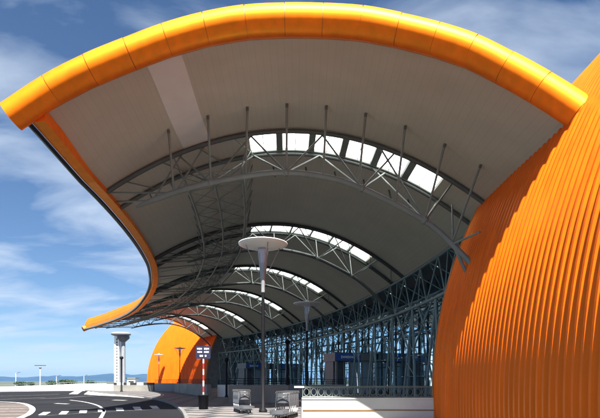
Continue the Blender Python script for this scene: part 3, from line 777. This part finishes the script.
# ------------------------------------------------------------------ nested luggage trolleys
def trolley(loc, rz, label):
    r = thing('luggage_trolley', loc, label, 'luggage trolley', 'rows of nested luggage trolleys')
    def put(mb, name, m_, par=None):
        o = mb.build(name, M[m_], par or r)
        return o
    b = Vector(loc)
    m = MB()                                # side frames sweeping up from the front wheel to the handle
    for sx in (-1, 1):
        m.path([b+Vector(p) for p in ((sx*.16, -.42, .16), (sx*.24, -.15, .16), (sx*.29, .32, .18), (sx*.29, .46, .5), (sx*.28, .50, .98))], .022, 8)
    m.path([b+Vector(p) for p in ((-.29, .4, .42), (-.25, .36, .78), (0, .35, .86), (.25, .36, .78), (.29, .4, .42))], .018, 8)
    put(m, 'frame', 'chrome')
    m = MB()
    for i in range(6):
        f = -.38+.14*i; w_ = interp([-.42, .4], [.17, .29], f); m.box(b+Vector((0, f, .20)), (w_*2, .035, .02))
    put(m, 'luggage_deck', 'chrome')
    m = MB(); rows = []                     # bowed front bumper plate and the curved back panel
    for z in (.24, .36): rows.append([b+Vector((math.sin(a)*.30, -.30-math.cos(a)*.16, z)) for a in [(-1.5+.3*k) for k in range(11)]])
    m.grid(rows, sm=True); put(m, 'bumper', 'grey_plastic'); m = MB()
    rows = []
    for z in (.62, .98): rows.append([b+Vector((math.sin(a)*.30, .50-math.cos(a)*.10, z)) for a in [(-1.5+.3*k) for k in range(11)]])
    m.grid(rows, sm=True); put(m, 'back_panel', 'grey_plastic')
    m = MB(); m.path([b+Vector(p) for p in ((-.31, .50, .98), (-.29, .54, 1.06), (.29, .54, 1.06), (.31, .50, .98))], .028, 8); put(m, 'handle', 'rubber')
    m = MB(); m.path([b+Vector(p) for p in ((-.22, .42, .84), (-.2, .22, .86), (.2, .22, .86), (.22, .42, .84))], .012, 6); m.path([b+Vector(p) for p in ((-.22, .42, .99), (-.2, .24, 1.0), (.2, .24, 1.0), (.22, .42, .99))], .012, 6); put(m, 'basket', 'chrome')
    for x, y in ((0, -.38), (-.26, .36), (.26, .36)):
        m = MB(); m.path([b+Vector((x-.025, y, .085)), b+Vector((x+.025, y, .085))], .085, 14); put(m, 'wheel', 'rubber')
    r.rotation_euler.z = rz
    return r
t0 = trolley((-2.45, 22.9, KH), 0.35, 'front trolley of the left row, beside the tall lamp pole')
t1r = copy_tree(t0); t1r.location = (-.78, 19.2, KH); t1r.rotation_euler.z = -.25; t1r['label'] = 'front trolley of the right row, cut by the bottom of the picture'
for j, lab in enumerate(('second trolley in the left nested row', 'third trolley in the left nested row', 'fourth trolley in the left nested row', 'last trolley of the left nested row')):
    c = copy_tree(t0); k = j+1; c.location = (-2.45-.085*k, 22.9+.24*k, KH); c['label'] = lab
for j, lab in enumerate(('second trolley in the right nested row', 'third trolley in the right nested row', 'fourth trolley in the right nested row', 'fifth trolley in the right nested row', 'last trolley of the right nested row')):
    c = copy_tree(t1r); k = j+1; c.location = (-.78+.062*k, 19.2+.24*k, KH); c['label'] = lab

# ------------------------------------------------------------------ low walls, railings and barriers
def rail(b, pts, z0, z1, sp=.6, r=.022, bars=3):
    pts = [Vector(p) for p in pts]
    for a, c in zip(pts[:-1], pts[1:]):
        n = max(1, int((c-a).length/sp))
        for i in range(n+1):
            p = a.lerp(c, i/n); b.tube((p.x, p.y, z0), (p.x, p.y, z1), r, 6)
        for k in range(bars):
            z = z1-(z1-z0)*.8*k/max(1, bars-1)*.9; b.tube((a.x, a.y, z), (c.x, c.y, z), r*1.1, 6)
def wall(name, pts, th, z1, m_, label, cat='wall', railing=None, cap=None, rsp=.9, zb=-.2):
    pts = [Vector((p[0], p[1], 0)) for p in pts]
    r = thing(name, (pts[0].x, pts[0].y, 0), label, cat)
    b = MB()
    for a, c in zip(pts[:-1], pts[1:]):
        d = (c-a).normalized(); n = Vector((-d.y, d.x, 0))*th/2
        q = [a-n, c-n, c+n, a+n]; b.hexa([Vector((p.x, p.y, zb)) for p in q]+[Vector((p.x, p.y, z1)) for p in q])
    b.build('body', M[m_], r)
    if cap:
        b = MB()
        for a, c in zip(pts[:-1], pts[1:]):
            d = (c-a).normalized(); n = Vector((-d.y, d.x, 0))*(th/2+.05)
            q = [a-n, c-n, c+n, a+n]; b.hexa([Vector((p.x, p.y, z1+.002)) for p in q]+[Vector((p.x, p.y, z1+cap)) for p in q])
        b.build('coping', M[m_], r)
    if railing:
        b = MB(); rail(b, pts, z1, z1+railing, rsp); b.build('railing', M['black'], r)
    return r
wall('parapet_wall', [(.10, 28.3), (8.6, 28.3)], .3, .58, 'white_wall', 'bright white parapet with ornamental railing left of the big orange shell', cap=.08, zb=-.75)
pw_ = [o for o in COL.objects if o.name.startswith('parapet_wall')][0]
b = MB()                                   # ornamental railing: hoops between two rails
for z in (.72, 1.24, 1.30): b.tube((.15, 28.3, z), (8.6, 28.3, z), .028, 6)
x = .15
while x < 8.5:
    b.tube((x, 28.3, .68), (x, 28.3, 1.3), .02, 6)
    b.path([Vector((x+.21+.15*math.cos(a), 28.3, .98+.2*math.sin(a))) for a in [k*math.pi/5 for k in range(11)]], .018, 5)
    x += .42
b.build('railing', M['steel'], pw_)
b = MB(); b.box((-.05, 28.3, 1.27), (.55, .14, .1)); b.build('rail_end', M['white'], pw_)
b = MB(); b.box((4.35, 28.13, -.03), (8.4, .05, .05)); b.build('base_groove', M['joint'], pw_)
wall('block', [(-.45, 24.4), (-.15, 24.4)], .35, .45, 'white', 'small white block at the left end of the white parapet', 'bollard')
wall('planter_wall', [(-4.9, 34.5), (-.75, 34.0)], .35, 1.32, 'concrete', 'plain grey concrete wall directly behind the left trolley row', railing=.45)
wall('planter_wall', [(-3.0, 47), (4.0, 46)], .3, 1.28, 'concrete_blue', 'bluish concrete wall right of the tall lamp and behind the white parapet', railing=.45)
wall('planter_wall', [(-7.7, 47.0), (-6.05, 46.4)], .25, 1.25, 'white_wall', 'short whitish wall panels behind the black post', railing=.4)
wall('planter_wall', [(-16.4, 66), (-12.6, 57), (-9.6, 49), (-8.3, 45.6)], .35, 1.30, 'concrete', 'long grey concrete wall stepping back below the distant orange shell', railing=.5)
wall('planter_wall', [(-21.0, 72.5), (-17.2, 71.0)], .3, 1.3, 'concrete_blue', 'short grey wall at the foot of the yellow side of the distant shell', railing=.5)
# ramp barrier with tapering height
bp = smooth([Vector((-75, 50, 0)), Vector((-41.4, 68.5, 0)), Vector((-43.5, 83, 0)), Vector((-38, 88, 0)), Vector((-29, 76, 0))], 2)
bp = smooth([Vector((-80, 62, 0)), Vector((-50, 70, 0)), Vector((-42, 80, 0)), Vector((-37, 84, 0)), Vector((-29.5, 76, 0))], 2)
hx = lambda p: interp([-80, -46, -41, -37, -29], [.5, .72, .92, 1.15, 1.28], p.x)
r = thing('ramp_barrier', (bp[0].x, bp[0].y, 0), 'long low white concrete barrier along the far edge of the road', 'barrier')
b = MB()
for a, c in zip(bp[:-1], bp[1:]):
    d = (c-a).normalized(); n = Vector((-d.y, d.x, 0))*.2
    b.hexa([a-n*1.6-Vector((0, 0, .1)), c-n*1.6-Vector((0, 0, .1)), c+n*1.6-Vector((0, 0, .1)), a+n*1.6-Vector((0, 0, .1)), a-n*.6+Vector((0, 0, hx(a))), c-n*.6+Vector((0, 0, hx(c))), c+n*.6+Vector((0, 0, hx(c))), a+n*.6+Vector((0, 0, hx(a)))])
b.build('body', M['barrier_white'], r)
b = MB()
for i in range(0, len(bp)-1):
    a, c = bp[i], bp[i+1]; b.tube(a+Vector((0, 0, hx(a))), a+Vector((0, 0, hx(a)+.3)), .03, 5); b.tube(a+Vector((0, 0, hx(a)+.3)), c+Vector((0, 0, hx(c)+.3)), .03, 5)
b.build('handrail', M['steel'], r)
wall('end_barrier', [(-29.2, 75.6), (-27.9, 74.6)], .5, 1.15, 'barrier_white', 'short white end block where the ramp barrier meets the grey one', 'barrier')
r = wall('kerbside_barrier', [(-27.6, 74.3), (-21.2, 72.6)], .4, 1.02, 'concrete', 'grey barrier topped with black and white blocks below the control tower', 'barrier')
a, c = Vector((-27.6, 74.3, 0)), Vector((-21.2, 72.6, 0)); nn = 12; d = (c-a).normalized(); rot = math.atan2(d.y, d.x)
for k in range(nn):
    p = a.lerp(c, (k+.5)/nn); m = MB(); m.box((p.x, p.y, 1.02+.18), ((c-a).length/nn-.02, .3, .355), rot)
    m.build('painted_block', M['white'] if k in (1, 2, 4, 7, 8) else M['stripe_black'], r)

# ------------------------------------------------------------------ control tower and far things
TY = 160.0; tx = (121.0-300)/FPX*TY
r = thing('control_tower', (tx, TY, 0), 'white control tower with dark flared cab and flat disc roof', 'control tower')
zt = lambda py: CAMZ+(HZ-py)/FPX*TY
m = MB(); m.box((tx-1.15, TY+.4, zt(336)/2), (1.5, 2.2, zt(336))); m.build('stair_shaft', M['white'], r)
m = MB()
for k in range(15): m.box((tx-1.05, TY-.72, 1.6+k*.95), (.42, .06, .5))
m.box((tx-1.05, TY-.70, 8.2), (.10, .04, 13.8)); m.build('shaft_windows', M['steel_dark'], r)
m = MB(); m.lathe((tx+.75, TY, 0), [(.68, 0), (.60, zt(342))], 20); m.build('round_shaft', M['concrete_blue'], r)
m = MB(); m.lathe((tx+.75, TY, zt(342)), [(.62, 0), (1.9, 1.15), (1.95, 1.9)], 24); m.build('cab', M['portal_dark'], r)
m = MB(); m.lathe((tx, TY, zt(335.6)), [(2.4, 0), (3.0, .25), (3.0, .75), (2.5, 1.0)], 32); m.build('disc_roof', M['concrete_blue'], r)
bl = thing('hut', ((128.5-300)/FPX*TY, TY+4, 0), 'small white hut at the foot of the control tower', 'building')
bx = (128.5-300)/FPX*TY
m = MB(); m.box((bx, TY+4, 1.2), (2.6, 3, 2.4)); m.build('wall', M['white'], bl)
m = MB(); m.box((bx-.1, TY+4, 2.55), (3.2, 3.6, .28)); m.build('roof', M['steel'], bl)
m = MB(); m.box((bx, TY+2.48, 1.4), (1.8, .06, .7)); m.build('window', M['steel_dark'], bl)
def road_light(px, Y, ztop, label, double):
    x = (px-300)/FPX*Y; r = thing('road_light', (x, Y, -.6), label, 'street light', 'distant road lights')
    m = MB(); m.lathe((x, Y, -.6), [(.16, 0), (.09, ztop+.6)], 8); m.build('pole', M['lamp_white'], r)
    m = MB()
    if double: m.box((x, Y, ztop+.05), (3.6, .35, .22)); m.box((x, Y, ztop-.8), (.6, .3, .5))
    else: m.tube((x, Y, ztop-.5), (x+1.3, Y, ztop+.35), .05, 6); m.box((x+1.3, Y, ztop+.35), (1.0, .3, .14))
    m.build('lamp_head', M['steel_dark'], r)
road_light(40.2, 165, 6.7, 'far white road light with a double head', True)
road_light(15.8, 190, 4.6, 'far leaning headed road light near the left border', False)
road_light(56.5, 190, 3.4, 'thin far road light right of the double headed one', False)
road_light(84, 230, 4.0, 'very thin far road light nearest the control tower', False)
# distant shrubs beyond the ramp
def shrub(px, Y, h, w_, label, seed):
    rn = random.Random(seed); x = (px-300)/FPX*Y
    r = thing('tree', (x, Y, -.6), label, 'tree', 'distant trees beyond the barrier')
    m = MB(); m.tube((x, Y, -.6), (x, Y, h*.6), .15, 6, .07)
    for k in range(4): m.tube((x, Y, h*.3), (x+rn.uniform(-w_, w_)*.4, Y+rn.uniform(-w_, w_)*.4, h*.75), .06, 5, .03)
    m.build('trunk', M['bark'], r)
    m = MB()
    for k in range(420):
        a = rn.uniform(0, 6.28); q = rn.random()**.5; zz_ = rn.uniform(-1, 1); lump = 1+.3*math.sin(a*3+seed)
        c = Vector((x+math.cos(a)*q*w_*.5*lump*math.sqrt(1-zz_*zz_*.8), Y+math.sin(a)*q*w_*.5, h*.62+zz_*h*.40))
        u = Vector((rn.uniform(-1, 1), rn.uniform(-1, 1), rn.uniform(-1, 1))).normalized()*.22; v = u.cross(Vector((rn.uniform(-1, 1), rn.uniform(-1, 1), rn.uniform(-1, 1)))).normalized()*.16
        m.quad(c-u, c-v, c+u, c+v)
    m.build('crown', M['leaf'], r)
for i, (px, Y, h, w_, lab) in enumerate(((20, 150, 1.9, 4.2, 'low dark tree beyond the barrier near the left border'), (31, 175, 1.6, 3.0, 'small tree just left of the double headed road light'),
        (52, 170, 2.3, 4, 'tree just right of the double headed road light'), (64, 175, 3.0, 4.5, 'tallest dark tree beyond the barrier'), (71, 180, 2.7, 5, 'dark tree right of the tallest one beyond the barrier'),
        (90, 190, 2.4, 5, 'low tree behind the right end of the white barrier'))):
    shrub(px, Y, h*.72, w_*.8, lab, i+1)

# ------------------------------------------------------------------ sea haze
g = MB(); g.box((0, 2450, 44.5), (10100, 6200, 96)); hz = g.build('haze', D.materials.new('haze_air'), None); hz['kind'] = 'stuff'
m = hz.data.materials[0]; m.use_nodes = True; t = m.node_tree; t.nodes.clear()
o = N(t, 'ShaderNodeOutputMaterial'); v = N(t, 'ShaderNodeVolumePrincipled'); v.inputs['Color'].default_value = (0.10, 0.33, 0.80, 1); v.inputs['Density'].default_value = 0.00009
t.links.new(v.outputs[0], o.inputs['Volume'])
